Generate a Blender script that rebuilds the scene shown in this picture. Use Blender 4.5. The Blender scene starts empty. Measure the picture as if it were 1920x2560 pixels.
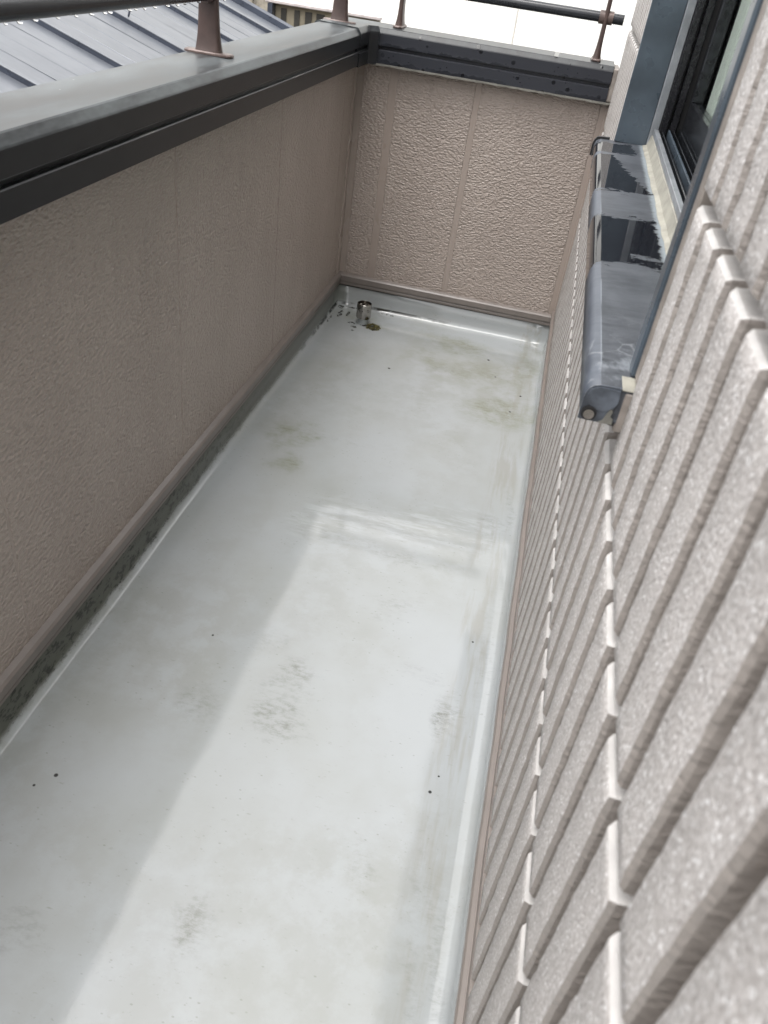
import bpy, bmesh, math, random
from mathutils import Vector, Matrix
random.seed(7)
S = bpy.context.scene
COL = S.collection

# ------------------------------------------------------------------ camera, sky, sun, exposure
cam_d = bpy.data.cameras.new("camera")
cam = bpy.data.objects.new("camera", cam_d)
COL.objects.link(cam)
cam.location = (0.72553, 0.0, 1.25)
cam.rotation_euler = (0.93721, -0.12331, 0.22092)
cam_d.sensor_fit = 'AUTO'
cam_d.sensor_width = 36.0
cam_d.lens = 36.0 * 1998.7 / 2560.0
cam_d.clip_start = 0.01
cam_d.clip_end = 2000.0
cam_d.dof.use_dof = True
cam_d.dof.focus_distance = 2.0
cam_d.dof.aperture_fstop = 9.0
S.camera = cam

SUN_DIR = Vector((-0.20, -0.22, 0.95)).normalized()
world = bpy.data.worlds.new("World")
S.world = world
world.use_nodes = True
wt = world.node_tree
wt.nodes.clear()
sky = wt.nodes.new("ShaderNodeTexSky")
sky.sky_type = 'NISHITA'
sky.sun_disc = False
sky.sun_elevation = math.asin(SUN_DIR.z)
sky.sun_rotation = math.atan2(SUN_DIR.x, SUN_DIR.y)
sky.air_density = 1.0
sky.dust_density = 6.0
sky.ozone_density = 1.0
hs = wt.nodes.new("ShaderNodeHueSaturation")
hs.inputs['Saturation'].default_value = 0.16      # overcast: the cloud layer takes the blue out
bg = wt.nodes.new("ShaderNodeBackground")
bg.inputs['Strength'].default_value = 0.15
wo = wt.nodes.new("ShaderNodeOutputWorld")
wt.links.new(sky.outputs[0], hs.inputs['Color'])
wt.links.new(hs.outputs[0], bg.inputs['Color'])
wt.links.new(bg.outputs[0], wo.inputs['Surface'])

sun_d = bpy.data.lights.new("sun", 'SUN')
sun_d.energy = 1.5
sun_d.angle = math.radians(168)
sun_d.color = (1.0, 0.975, 0.94)
sun = bpy.data.objects.new("sun", sun_d)
COL.objects.link(sun)
sun.rotation_euler = SUN_DIR.to_track_quat('Z', 'Y').to_euler()
sun.location = (-3, -3, 6)

S.view_settings.view_transform = 'Standard'
S.view_settings.look = 'None'
S.view_settings.exposure = 1.25
S.view_settings.gamma = 1.0
S.view_settings.use_curve_mapping = False
S.cycles.max_bounces = 6
S.cycles.diffuse_bounces = 4
S.cycles.glossy_bounces = 3
S.cycles.transmission_bounces = 4
S.cycles.caustics_reflective = False
S.cycles.caustics_refractive = False
S.cycles.use_adaptive_sampling = True
S.cycles.adaptive_threshold = 0.015

# ------------------------------------------------------------------ measured dimensions (metres)
W, D, CP = 0.8644, 3.0385, 0.0455        # house wall face, far wall face, coping overhang
Y0 = -1.6                                 # balcony goes on behind the camera
H0, H1, H2, H3 = 0.165, 0.508, 0.7900, 1.0825
UPL, UPR = 0.083, 0.128                   # membrane upstand heights
GD = 0.013                                # depth of the grooves between tiles

# ------------------------------------------------------------------ material helpers
class N:
    def __init__(s, name):
        s.m = bpy.data.materials.new(name)
        s.m.use_nodes = True
        s.t = s.m.node_tree
        s.t.nodes.clear()
        s.out = s.t.nodes.new("ShaderNodeOutputMaterial")
        s.b = s.t.nodes.new("ShaderNodeBsdfPrincipled")
        s.t.links.new(s.b.outputs[0], s.out.inputs[0])
        s._pos = None
    def put(s, v, sock):
        if hasattr(v, 'node'):
            s.t.links.new(v, sock)
        elif isinstance(v, (tuple, list)):
            sock.default_value = (v[0], v[1], v[2], 1.0) if len(sock.default_value) == 4 else tuple(v[:3])
        else:
            try: sock.default_value = v
            except TypeError: sock.default_value = (v, v, v, 1.0)
    def set(s, **k):
        for n, v in k.items():
            s.put(v, s.b.inputs[n.replace('_', ' ')])
        return s
    def pos(s):
        if not s._pos:
            g = s.t.nodes.new("ShaderNodeNewGeometry")
            s._pos = g.outputs['Position']
        return s._pos
    def normal(s):
        return s.t.nodes.new("ShaderNodeNewGeometry").outputs['True Normal']
    def xyz(s, v=None):
        n = s.t.nodes.new("ShaderNodeSeparateXYZ")
        s.put(v or s.pos(), n.inputs[0])
        return n.outputs[0], n.outputs[1], n.outputs[2]
    def scale(s, v, sc, off=(0, 0, 0), rot=(0, 0, 0)):
        n = s.t.nodes.new("ShaderNodeMapping")
        s.put(v, n.inputs[0]); n.inputs['Scale'].default_value = sc
        n.inputs['Location'].default_value = off; n.inputs['Rotation'].default_value = rot
        return n.outputs[0]
    def noise(s, sc, vec=None, det=3.0, rough=0.55, dist=0.0):
        n = s.t.nodes.new("ShaderNodeTexNoise")
        s.put(vec or s.pos(), n.inputs['Vector'])
        n.inputs['Scale'].default_value = sc; n.inputs['Detail'].default_value = det
        n.inputs['Roughness'].default_value = rough; n.inputs['Distortion'].default_value = dist
        return n.outputs[0]
    def vor(s, sc, vec=None, feat='F1', rnd=1.0):
        n = s.t.nodes.new("ShaderNodeTexVoronoi")
        n.feature = feat
        s.put(vec or s.pos(), n.inputs['Vector'])
        n.inputs['Scale'].default_value = sc; n.inputs['Randomness'].default_value = rnd
        return n.outputs['Distance'], n.outputs.get('Color')
    def m_(s, op, a, b=0.0, c=0.0):
        n = s.t.nodes.new("ShaderNodeMath"); n.operation = op
        s.put(a, n.inputs[0]); s.put(b, n.inputs[1])
        if op in ('MULTIPLY_ADD', 'COMPARE', 'SMOOTH_MIN'): s.put(c, n.inputs[2])
        return n.outputs[0]
    def ss(s, v, lo, hi):                       # smoothstep lo..hi -> 0..1 (lo > hi inverts)
        n = s.t.nodes.new("ShaderNodeMapRange"); n.interpolation_type = 'SMOOTHSTEP'
        inv = lo > hi
        a, b = (hi, lo) if inv else (lo, hi)
        s.put(v, n.inputs['Value'])
        n.inputs['From Min'].default_value = a; n.inputs['From Max'].default_value = b
        n.inputs['To Min'].default_value = 1.0 if inv else 0.0
        n.inputs['To Max'].default_value = 0.0 if inv else 1.0
        return n.outputs[0]
    def mul(s, *a):
        r = a[0]
        for b in a[1:]: r = s.m_('MULTIPLY', r, b)
        return r
    def add(s, *a):
        r = a[0]
        for b in a[1:]: r = s.m_('ADD', r, b)
        return r
    def mx(s, *a):
        r = a[0]
        for b in a[1:]: r = s.m_('MAXIMUM', r, b)
        return r
    def mix(s, f, a, b):
        n = s.t.nodes.new("ShaderNodeMix"); n.data_type = 'RGBA'
        s.put(f, n.inputs[0]); s.put(a, n.inputs[6]); s.put(b, n.inputs[7])
        return n.outputs[2]
    def bump(s, h, st=0.5, dist=0.01, base=None):
        n = s.t.nodes.new("ShaderNodeBump")
        n.inputs['Strength'].default_value = st; n.inputs['Distance'].default_value = dist
        s.put(h, n.inputs['Height'])
        if base: s.t.links.new(base, n.inputs['Normal'])
        return n.outputs[0]

def simple(name, col, rough=0.5, metal=0.0, var=0.15, vs=14.0, bump=0.0, bs=180.0, spec=0.5):
    n = N(name)
    a = n.noise(vs, det=5)
    c2 = tuple(max(0, c * (1 - var * 2)) for c in col)
    n.set(Base_Color=n.mix(n.ss(a, 0.3, 0.7), c2, tuple(min(1, c * (1 + var * 0.4)) for c in col)), Metallic=metal, Specular_IOR_Level=spec)
    n.set(Roughness=n.m_('MULTIPLY_ADD', n.noise(vs * 2.3), rough * 0.5, rough * 0.72))
    if bump:
        n.set(Normal=n.bump(n.noise(bs, det=3), bump, 0.002))
    return n.m

# ---- waterproof floor membrane: pale grey glossy top coat with weather stains
def mat_membrane():
    n = N("membrane")
    x, y, z = n.xyz()
    wx = n.m_('MULTIPLY_ADD', n.m_('SUBTRACT', n.noise(7.0, det=6, rough=.62), 0.5), 0.17, x)
    wy = n.m_('MULTIPLY_ADD', n.m_('SUBTRACT', n.noise(6.0, n.scale(n.pos(), (1, 1, 1), (3, 5, 1)), 6, .62), 0.5), 0.24, y)
    fine = n.ss(n.noise(58, n.scale(n.pos(), (0.7, 1.5, 1.0)), 6, 0.78), 0.42, 0.66)
    patchy = n.ss(n.noise(13, n.scale(n.pos(), (1, 1, 1), (1, 8, 3)), 6, .65), 0.36, 0.60)
    base = n.mix(n.ss(n.noise(3.2, det=4), 0.35, 0.7), (0.318, 0.336, 0.343), (0.292, 0.306, 0.300))
    olive = None; grey = None
    def blob(cx, cy, rx, ry, st):
        dx = n.m_('DIVIDE', n.m_('SUBTRACT', wx, cx), rx); dy = n.m_('DIVIDE', n.m_('SUBTRACT', wy, cy), ry)
        d = n.m_('SQRT', n.add(n.mul(dx, dx), n.mul(dy, dy)))
        return n.m_('MULTIPLY', n.ss(d, 1.0, 0.1), st)
    for a in [(0.745, 2.40, .20, .15, 1.0), (0.55, 2.86, .20, .12, .85), (0.46, 2.69, .14, .12, .6), (0.64, 2.66, .26, .20, .6),
              (0.17, 1.99, .09, .12, .95), (0.19, 1.82, .08, .10, .75), (0.30, 2.35, .16, .10, .16), (0.80, 2.75, .07, .28, .7),
              (0.10, 2.95, .12, .10, .62), (0.20, 2.88, .07, .05, .6), (0.68, 0.72, .14, .1, .14), (0.40, 1.55, .2, .2, .12)]:
        b = blob(*a); olive = b if olive is None else n.mx(olive, b)
    for a in [(0.46, 1.06, .07, .07, .8), (0.455, 0.975, .07, .06, .85), (0.77, 1.08, .045, .10, 1.0), (0.46, 0.555, .06, .045, .85),
              (0.68, 0.73, .05, .05, .38), (0.53, 1.545, .30, .030, .42), (0.30, 0.95, .08, .06, .4), (0.79, 1.74, .035, .09, .5),
              (0.825, 1.85, .022, .16, .6), (0.70, 1.19, .07, .035, .42), (0.22, 0.47, .06, .08, .4), (0.83, 0.6, .03, .22, .4),
              (0.825, 1.3, .03, .3, .3), (0.60, 1.36, .1, .05, .3), (0.37, 1.16, .06, .05, .34), (0.79, 0.62, .018, .4, .3),
              (0.52, 2.63, .05, .05, .5), (0.79, 2.96, .08, .03, .8), (0.27, 2.02, .25, .06, .18)]:
        b = blob(*a); grey = b if grey is None else n.mx(grey, b)
    broad = n.mul(n.ss(n.noise(1.9, n.scale(n.pos(), (1.3, .8, 1), (6, 3, 1)), 5, .6), 0.40, 0.66), patchy)
    base = n.mix(n.mul(broad, 0.42), base, (0.232, 0.236, 0.212))
    # pale brushed strokes, a wet sheen put into the colour, and scrubbed streaks along the house side
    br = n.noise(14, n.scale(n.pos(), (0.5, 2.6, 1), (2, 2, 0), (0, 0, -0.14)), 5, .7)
    sheen = n.mul(n.ss(n.m_('ABSOLUTE', n.m_('SUBTRACT', n.m_('MULTIPLY_ADD', x, -0.22, wy), 1.545)), 0.115, 0.03), n.ss(wx, 0.24, 0.33), n.ss(wx, 0.86, 0.74), n.ss(br, 0.44, 0.60))
    base = n.mix(n.mul(sheen, 0.30), base, (0.46, 0.485, 0.50))
    lane = n.mul(n.ss(n.noise(26, n.scale(n.pos(), (1.6, .16, 1)), 4, .6), 0.44, 0.64), n.ss(n.m_('MULTIPLY_ADD', n.noise(3.1, det=3), 0.05, x), 0.765, 0.800), n.ss(x, 0.842, 0.825))
    base = n.mix(n.mul(lane, 0.55), base, (0.245, 0.24, 0.215))
    col = n.mix(n.mul(olive, n.m_('MULTIPLY_ADD', fine, 0.40, 0.42), n.m_('MULTIPLY_ADD', patchy, 0.6, 0.4)), base, (0.135, 0.137, 0.072))
    col = n.mix(n.mul(grey, n.m_('MULTIPLY_ADD', fine, 0.80, 0.06), n.m_('MULTIPLY_ADD', patchy, 0.7, 0.3)), col, (0.105, 0.105, 0.085))
    # little dashes of grime left where water dried, running across the balcony
    st = n.noise(85, n.scale(n.pos(), (0.6, 1.5, 1.0), (0, 0, 0), (0, 0, 0.35)), 5, 0.75)
    patch = n.ss(n.noise(3.6, n.scale(n.pos(), (1, 1, 1), (9, 2, 4)), 4, 0.6), 0.36, 0.60)
    dash = n.mul(n.ss(st, 0.60, 0.73), patch)
    col = n.mix(n.mul(dash, 0.62), col, (0.15, 0.148, 0.125))
    spk = n.mul(n.ss(n.vor(55, n.scale(n.pos(), (0.8, 1.5, 1)))[0], 0.13, 0.05), n.ss(n.noise(6, n.scale(n.pos(), (1, 1, 1), (2, 7, 0)), 4), 0.44, 0.60))
    col = n.mix(n.mul(spk, 0.45), col, (0.12, 0.115, 0.10))
    # single dark specks of grit
    for (cx, cy, r) in [(0.1316, .7351, .0045), (0.1077, .7067, .003), (0.7683, .9007, .004), (0.7784, .9384, .0025), (0.7945, 1.307, .003),
                        (0.2541, 1.1363, .003), (0.66, 2.79, .006), (0.8, 2.55, .005), (.775, 2.42, .005), (.70, 2.66, .004), (.33, 2.55, .006)]:
        dx = n.m_('SUBTRACT', x, cx); dy = n.m_('SUBTRACT', y, cy)
        d = n.m_('SQRT', n.add(n.mul(dx, dx), n.mul(dy, dy)))
        col = n.mix(n.ss(d, r, r * 0.6), col, (0.03, 0.03, 0.03))
    # mould on the upstand below the left wall and dirt lines along the fillets
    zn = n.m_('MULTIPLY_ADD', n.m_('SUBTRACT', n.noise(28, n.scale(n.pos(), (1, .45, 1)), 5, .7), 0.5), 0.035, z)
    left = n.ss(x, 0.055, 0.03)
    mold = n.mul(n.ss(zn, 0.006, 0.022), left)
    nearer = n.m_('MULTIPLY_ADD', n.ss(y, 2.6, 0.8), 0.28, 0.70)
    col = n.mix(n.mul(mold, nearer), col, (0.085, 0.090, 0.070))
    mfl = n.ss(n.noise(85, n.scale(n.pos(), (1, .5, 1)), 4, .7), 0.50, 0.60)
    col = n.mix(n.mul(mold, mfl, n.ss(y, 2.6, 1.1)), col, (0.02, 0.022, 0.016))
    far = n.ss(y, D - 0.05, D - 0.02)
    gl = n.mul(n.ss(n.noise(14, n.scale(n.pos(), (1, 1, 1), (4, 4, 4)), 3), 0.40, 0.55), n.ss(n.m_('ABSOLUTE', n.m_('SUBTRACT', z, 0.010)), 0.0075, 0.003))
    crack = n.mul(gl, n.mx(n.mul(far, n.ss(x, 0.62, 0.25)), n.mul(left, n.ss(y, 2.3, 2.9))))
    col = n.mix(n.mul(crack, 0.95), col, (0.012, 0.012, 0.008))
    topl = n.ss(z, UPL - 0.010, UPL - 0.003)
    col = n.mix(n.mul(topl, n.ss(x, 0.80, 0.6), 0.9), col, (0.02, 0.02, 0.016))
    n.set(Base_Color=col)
    dull = n.mx(n.mul(grey, 0.8), n.mul(olive, 0.6), mold)
    n.set(Roughness=n.m_('MULTIPLY_ADD', dull, 0.35, n.m_('MULTIPLY_ADD', n.noise(9, det=4), 0.022, 0.006)), IOR=1.58)
    h = n.add(n.mul(n.noise(2.6, det=2), 1.0), n.mul(n.noise(11, det=2), 0.07))
    n1 = n.bump(h, 0.10, 0.02)
    n2 = n.bump(n.noise(160, n.scale(n.pos(), (1, 1, 1)), 3), 0.035, 0.002, n1)
    n.set(Normal=n2)
    return n.m

# ---- painted wall siding (parapets): taupe gloss paint over crinkled board
def mat_parapet(smooth=False):
    n = N("parapet_paint_smooth" if smooth else "parapet_paint")
    x, y, z = n.xyz()
    v = n.ss(n.noise(4.5, n.scale(n.pos(), (1, 1, .4)), 5, .6), 0.3, 0.72)
    col = n.mix(v, (0.362, 0.306, 0.270), (0.328, 0.276, 0.243)) if not smooth else n.mix(v, (0.335, 0.281, 0.247), (0.305, 0.254, 0.223))
    streak = n.mul(n.ss(n.noise(24, n.scale(n.pos(), (1, 1, .10)), 4, .6), 0.52, 0.72), n.ss(z, 0.35, 0.86))
    col = n.mix(n.mul(streak, 0.16), col, (0.15, 0.135, 0.11))
    dirt = n.mul(n.ss(n.noise(60, det=3), 0.5, 0.62), n.ss(n.m_('MULTIPLY_ADD', n.noise(11), 0.1, z), 0.905, 0.93))
    col = n.mix(n.mul(dirt, 0.55), col, (0.11, 0.10, 0.075))
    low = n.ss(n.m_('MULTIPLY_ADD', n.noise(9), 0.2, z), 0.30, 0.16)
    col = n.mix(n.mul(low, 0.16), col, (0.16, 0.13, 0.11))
    n.set(Base_Color=col, Roughness=n.m_('MULTIPLY_ADD', v, 0.10, 0.30 if not smooth else 0.24), IOR=1.5)
    if smooth:
        n.set(Normal=n.bump(n.noise(150, det=2), 0.25, 0.0012))
    else:
        p = n.scale(n.pos(), (0.85, 0.85, 1.5))
        v1 = n.t.nodes.new('ShaderNodeTexVoronoi'); v1.feature = 'SMOOTH_F1'; v1.inputs['Scale'].default_value = 125; v1.inputs['Smoothness'].default_value = 0.55
        n.put(p, v1.inputs['Vector'])
        h = n.add(n.mul(v1.outputs['Distance'], -0.9), n.mul(n.noise(95, p, 4, .6), 0.9))
        n.set(Normal=n.bump(h, 1.0, 0.0046))
    return n.m

# ---- house siding: stippled grey-beige face and smoother sides
def mat_tile(face=True):
    n = N("siding_face" if face else "siding_groove")
    x, y, z = n.xyz()
    big = n.ss(n.noise(6, det=4), 0.3, 0.7)
    if face:
        g = n.noise(270, n.scale(n.pos(), (1, 1, .9)), 3, .65)
        col = n.mix(n.ss(g, 0.34, 0.62), (0.305, 0.282, 0.268), (0.46, 0.438, 0.425))
        grain = n.ss(n.noise(300, n.scale(n.pos(), (1, 1, .9), (5, 5, 5)), 2, .6), 0.57, 0.68)
        col = n.mix(n.mul(grain, 0.85), col, (0.78, 0.78, 0.78))
        col = n.mix(n.mul(big, 0.14), col, (0.25, 0.236, 0.224))
        h = n.add(n.mul(g, 1.0), n.mul(n.noise(70, det=2), 0.6))
        n.set(Base_Color=col, Roughness=0.62, Normal=n.bump(h, 0.75, 0.0030))
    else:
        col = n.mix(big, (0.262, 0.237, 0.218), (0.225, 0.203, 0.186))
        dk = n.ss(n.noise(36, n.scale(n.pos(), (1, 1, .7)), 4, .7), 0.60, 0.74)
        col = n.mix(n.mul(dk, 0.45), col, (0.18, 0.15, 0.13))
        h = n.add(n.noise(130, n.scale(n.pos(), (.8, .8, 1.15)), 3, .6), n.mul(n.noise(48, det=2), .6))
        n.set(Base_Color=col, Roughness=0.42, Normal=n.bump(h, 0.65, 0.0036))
    return n.m

# ---- dark aluminium coping; rain drops darken it
def mat_coping():
    n = N("coping_metal")
    x, y, z = n.xyz()
    top = n.ss(z, 0.958, 0.966)
    c = n.mix(n.ss(n.noise(7, n.scale(n.pos(), (1, .35, 1)), 5, .65), 0.32, 0.7), (0.0125, 0.0135, 0.0155), (0.019, 0.0205, 0.0225))
    farp0 = n.mul(n.ss(y, 2.95, 2.97), n.ss(x, 0.06, 0.10))
    dust_sheen = n.mul(top, n.m_('MULTIPLY_ADD', farp0, -0.75, 1.0), n.ss(n.noise(5, n.scale(n.pos(), (2.4, .5, 1)), 5, .7), 0.30, 0.66))
    c = n.mix(n.mul(dust_sheen, 0.8), c, (0.145, 0.160, 0.166))  # dust on the top, paled to carry the sky's reflection in its colour
    fl = n.mul(n.ss(n.vor(34, n.scale(n.pos(), (1, 1, 0)))[0], 0.055, 0.03), n.ss(n.noise(9, n.scale(n.pos(), (1, 1, 0), (7, 1, 0)), 2), 0.56, 0.60), top)
    c = n.mix(n.mul(fl, 0.9), c, (0.5, 0.5, 0.48))
    scr = n.mul(n.ss(n.noise(40, n.scale(n.pos(), (1, .12, 2.2), (3, 3, 3)), 4, .7), 0.60, 0.70), n.ss(n.m_('ABSOLUTE', n.m_('SUBTRACT', z, 0.9135)), 0.004, 0.001))
    c = n.mix(n.mul(scr, 0.5), c, (0.22, 0.21, 0.19))
    farp = n.mul(n.ss(y, 2.95, 2.97), n.ss(x, 0.06, 0.10))
    # drops on the far fascia
    vd, vc = n.vor(26, n.scale(n.pos(), (1.0, 0.0, 1.0), (0, 0, 0)))
    c = n.mix(n.mul(farp, n.ss(z, .966, .958)), c, (0.027, 0.029, 0.036))
    drop = n.mul(n.ss(vd, 0.21, 0.15), n.ss(n.noise(8, n.scale(n.pos(), (1, 0, 1), (3, 0, 8)), 2), 0.38, 0.47), farp)
    vd2, _ = n.vor(60, n.scale(n.pos(), (1.0, 0.0, 1.0), (4, 0, 2)))
    drop = n.mx(drop, n.mul(n.ss(vd2, 0.16, 0.10), n.ss(n.noise(14, n.scale(n.pos(), (1, 0, 1), (1, 0, 5)), 2), 0.46, 0.55), farp))
    ed = n.m_('MULTIPLY_ADD', n.m_('SUBTRACT', n.noise(34, n.scale(n.pos(), (1, 0, .2)), 3), .5), 0.030, z)
    wetb = n.mul(n.mx(n.ss(ed, 0.886, 0.883), n.mul(n.ss(ed, 0.9335, 0.931), n.ss(z, 0.92, 0.925))), farp, n.ss(n.noise(3.4, n.scale(n.pos(), (1, 0, 0), (1.3, 0, 0)), 1), 0.40, 0.52))
    wet = n.mx(drop, n.mul(wetb, 0.45))
    n.set(Base_Color=n.mix(n.mul(wet, 0.9), c, (0.003, 0.0035, 0.005)), Metallic=0.0, Specular_IOR_Level=0.28)
    n.set(Roughness=n.m_('SUBTRACT', n.m_('MULTIPLY_ADD', dust_sheen, 0.15, 0.30), n.mul(wet, 0.26)))
    n.set(Normal=n.bump(n.add(n.mul(wet, 1.0), n.mul(n.noise(3, det=2), .6)), 0.25, 0.0015))
    return n.m

# ---- faded dark aluminium window sill: chalky where dry, black and mirror-like where wet
def mat_sill():
    n = N("sill_metal")
    x, y, z = n.xyz()
    w1 = n.m_('SUBTRACT', n.noise(30, n.scale(n.pos(), (.8, 1.7, 1)), 5, .65), 0.5)
    w2 = n.m_('SUBTRACT', n.noise(80, n.scale(n.pos(), (1, 3.0, 1), (5, 5, 5)), 4, .7), 0.5)
    yy = n.m_('MULTIPLY_ADD', w2, 0.05, n.m_('MULTIPLY_ADD', w1, 0.13, y))
    xx = n.m_('MULTIPLY_ADD', w2, 0.016, n.m_('MULTIPLY_ADD', w1, 0.03, x))
    e = 0.0025
    def band(a, b): return n.mul(n.ss(yy, a - e, a + e), n.ss(yy, b + e, b - e))
    lim1 = n.m_('MULTIPLY_ADD', n.m_('SUBTRACT', 2.05, yy), 0.22, 0.852)
    wet1 = n.mul(band(1.70, 2.045), n.ss(n.m_('SUBTRACT', xx, lim1), e, -e))
    wet2 = n.mul(band(1.235, 1.505), n.ss(xx, 0.921 + e, 0.921 - e))
    isl = n.mul(n.ss(yy, 1.268, 1.272), n.ss(yy, 1.29, 1.286), n.ss(x, 0.872, 0.874))
    wet2 = n.mul(wet2, n.m_('SUBTRACT', 1.0, isl))
    wet0 = n.mul(band(2.085, 2.20), n.ss(n.m_('MULTIPLY_ADD', n.m_('SUBTRACT', 2.2, y), -0.1, xx), 0.905, 0.895))
    wet = n.mx(wet1, wet2, wet0)
    sc = n.add(n.mul(n.noise(60, n.scale(n.pos(), (.55, 1.5, 1)), 8, .75), .55), n.mul(n.noise(9, det=4, rough=.6), .45))
    dry = n.mix(n.ss(sc, 0.36, 0.62), (0.030, 0.034, 0.041), (0.070, 0.076, 0.088))
    mid = n.ss(n.m_('ABSOLUTE', n.m_('SUBTRACT', n.m_('MULTIPLY_ADD', n.noise(5), 0.2, y), 1.10)), 0.28, 0.02)
    dry = n.mix(n.mul(mid, n.ss(x, .84, .86), 0.35), dry, (0.040, 0.043, 0.052))
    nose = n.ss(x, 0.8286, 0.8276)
    crease_glint = n.mul(n.ss(n.m_('ABSOLUTE', n.m_('SUBTRACT', x, 0.8284)), 0.0009, 0.0003), n.ss(n.noise(7, n.scale(n.pos(), (0, 1, 0)), 3), 0.42, 0.55))
    dry = n.mix(n.mul(crease_glint, 0.55), dry, (0.22, 0.24, 0.27))  # thin highlight along the nose edge, painted into the colour
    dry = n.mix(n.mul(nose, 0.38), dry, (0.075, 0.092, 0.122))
    chalk = n.ss(n.m_('MULTIPLY_ADD', w2, 0.022, x), 0.916, 0.928)
    dry = n.mix(n.mul(chalk, n.ss(y, 0.95, 1.25), 0.85), dry, (0.235, 0.265, 0.285))
    # scuffs near the end the camera sees
    sv = n.m_('MULTIPLY_ADD', n.noise(70, det=4, rough=.7), 0.16, n.m_('SUBTRACT', n.vor(24, n.scale(n.pos(), (1, .7, 1), (0, 0, 0), (0, 0, .7)), 'DISTANCE_TO_EDGE')[0], 0.07))
    scuff = n.mul(n.ss(sv, 0.05, 0.0), n.ss(n.noise(17, n.scale(n.pos(), (1, 1, 1), (3, 3, 3)), 3), 0.5, 0.6), n.ss(y, 1.06, 0.86))
    dry = n.mix(n.mul(scuff, 0.5), dry, (0.25, 0.265, 0.28))
    smear = n.mul(n.ss(n.noise(26, n.scale(n.pos(), (1, .6, 1), (8, 1, 1)), 5, .7), 0.48, 0.66), n.ss(y, 1.0, 0.84))
    dry = n.mix(n.mul(smear, 0.6), dry, (0.22, 0.24, 0.265))
    n.set(Base_Color=n.mix(wet, dry, (0.009, 0.010, 0.013)), Metallic=0.0)
    n.set(Roughness=n.m_('MULTIPLY_ADD', wet, -0.42, 0.46), IOR=n.m_('MULTIPLY_ADD', wet, -0.17, 1.45))
    n.set(Normal=n.bump(n.add(n.mul(wet, .6), n.mul(sc, n.m_('SUBTRACT', .5, n.mul(wet, .5)))), 0.22, 0.001))
    return n.m

M = {}
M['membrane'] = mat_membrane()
M['paint'] = mat_parapet(); M['paint_s'] = mat_parapet(True)
M['tile'] = mat_tile(True); M['groove'] = mat_tile(False)
M['coping'] = mat_coping(); M['sill'] = mat_sill()
M['ledge_skylit'] = simple("siding_ledge_skylit", (0.42, 0.405, 0.392), 0.45, 0, .10, 30, .3, 120)  # paler than the tile sides: sky light on the tops put into the paint
M['trim'] = simple("base_trim_paint", (0.175, 0.151, 0.136), 0.33, 0, .06, 18, .10, 130)
M['rail'] = simple("rail_metal", (0.013, 0.015, 0.020), 0.26, 0.0, .12, 20)
M['post'] = simple("post_bronze", (0.068, 0.042, 0.036), 0.42, .2, .12, 25, .15, 300)
M['plate'] = simple("post_plate_bronze", (0.13, 0.092, 0.082), 0.4, .2, .2, 40)
M['frame'] = simple("frame_blue_grey", (0.070, 0.090, 0.112), 0.30, .1, .2, 9)
M['frame_lt'] = simple("frame_pale", (0.26, 0.275, 0.295), 0.35, .2, .15, 16)
M['black'] = simple("sash_black", (0.014, 0.014, 0.017), 0.28, .1, .2, 30)
M['black2'] = simple("track_black", (0.022, 0.024, 0.028), 0.22, .2, .3, 60)
M['sealant'] = simple("cream_sealant", (0.30, 0.288, 0.245), 0.55, 0, .12, 26, .4, 90)
M['sealant_b'] = simple("beige_sealant", (0.24, 0.212, 0.190), 0.5, 0, .15, 30, .4, 90)
M['sealant_g'] = simple("grey_sealant", (0.17, 0.165, 0.145), 0.55, 0, .12, 40, .3, 120)
M['cap'] = simple("sill_cap_metal", (0.11, 0.126, 0.152), 0.35, .1, .3, 30)
M['rubber'] = simple("black_rubber", (0.010, 0.010, 0.011), 0.5, 0, .1)
M['steel'] = simple("stainless_steel", (0.42, 0.40, 0.37), 0.17, 1.0, .15, 40, .12, 60)
M['pvc'] = simple("grey_pvc", (0.36, 0.39, 0.39), 0.35, 0, .1, 30)
M['moss'] = simple("moss", (0.105, 0.092, 0.03), 0.9, 0, .5, 90)
M['moss_d'] = simple("wet_grime", (0.018, 0.017, 0.010), 0.6, 0, .4, 90)
M['asphalt'] = simple("asphalt", (0.06, 0.06, 0.06), 0.8, 0, .2, 3)
M['white_wall'] = simple("white_render", (0.87, 0.865, 0.83), 0.7, 0, .02, 2, .2, 60)
M['white_joint'] = simple("white_joint", (0.8, 0.77, 0.72), 0.7, 0, .05, 2)
M['beige'] = simple("beige_render", (0.33, 0.29, 0.215), 0.75, 0, .15, 4, .3, 40)
M['beige_dk'] = simple("dark_louvre", (0.045, 0.042, 0.036), 0.6, 0, .2, 6)
M['cap_pale'] = simple("pale_capping", (0.52, 0.47, 0.46), 0.5, 0, .15, 12)
M['cream_cap'] = simple("cream_capping", (0.50, 0.47, 0.37), 0.5, 0, .12, 12)
M['wood'] = simple("weathered_boards", (0.30, 0.27, 0.22), 0.8, 0, .35, 10, .6, 30)
M['roof_edge'] = simple("roof_edge_metal", (0.06, 0.07, 0.095), 0.3, .3, .15, 9)
M['cable'] = simple("grey_cable", (0.10, 0.10, 0.10), 0.5)
M['house_top'] = simple("house_capping", (0.06, 0.06, 0.065), 0.4, .3)
M['concrete'] = simple("concrete", (0.36, 0.35, 0.33), 0.8, 0, .12, 3, .3, 40)

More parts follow.
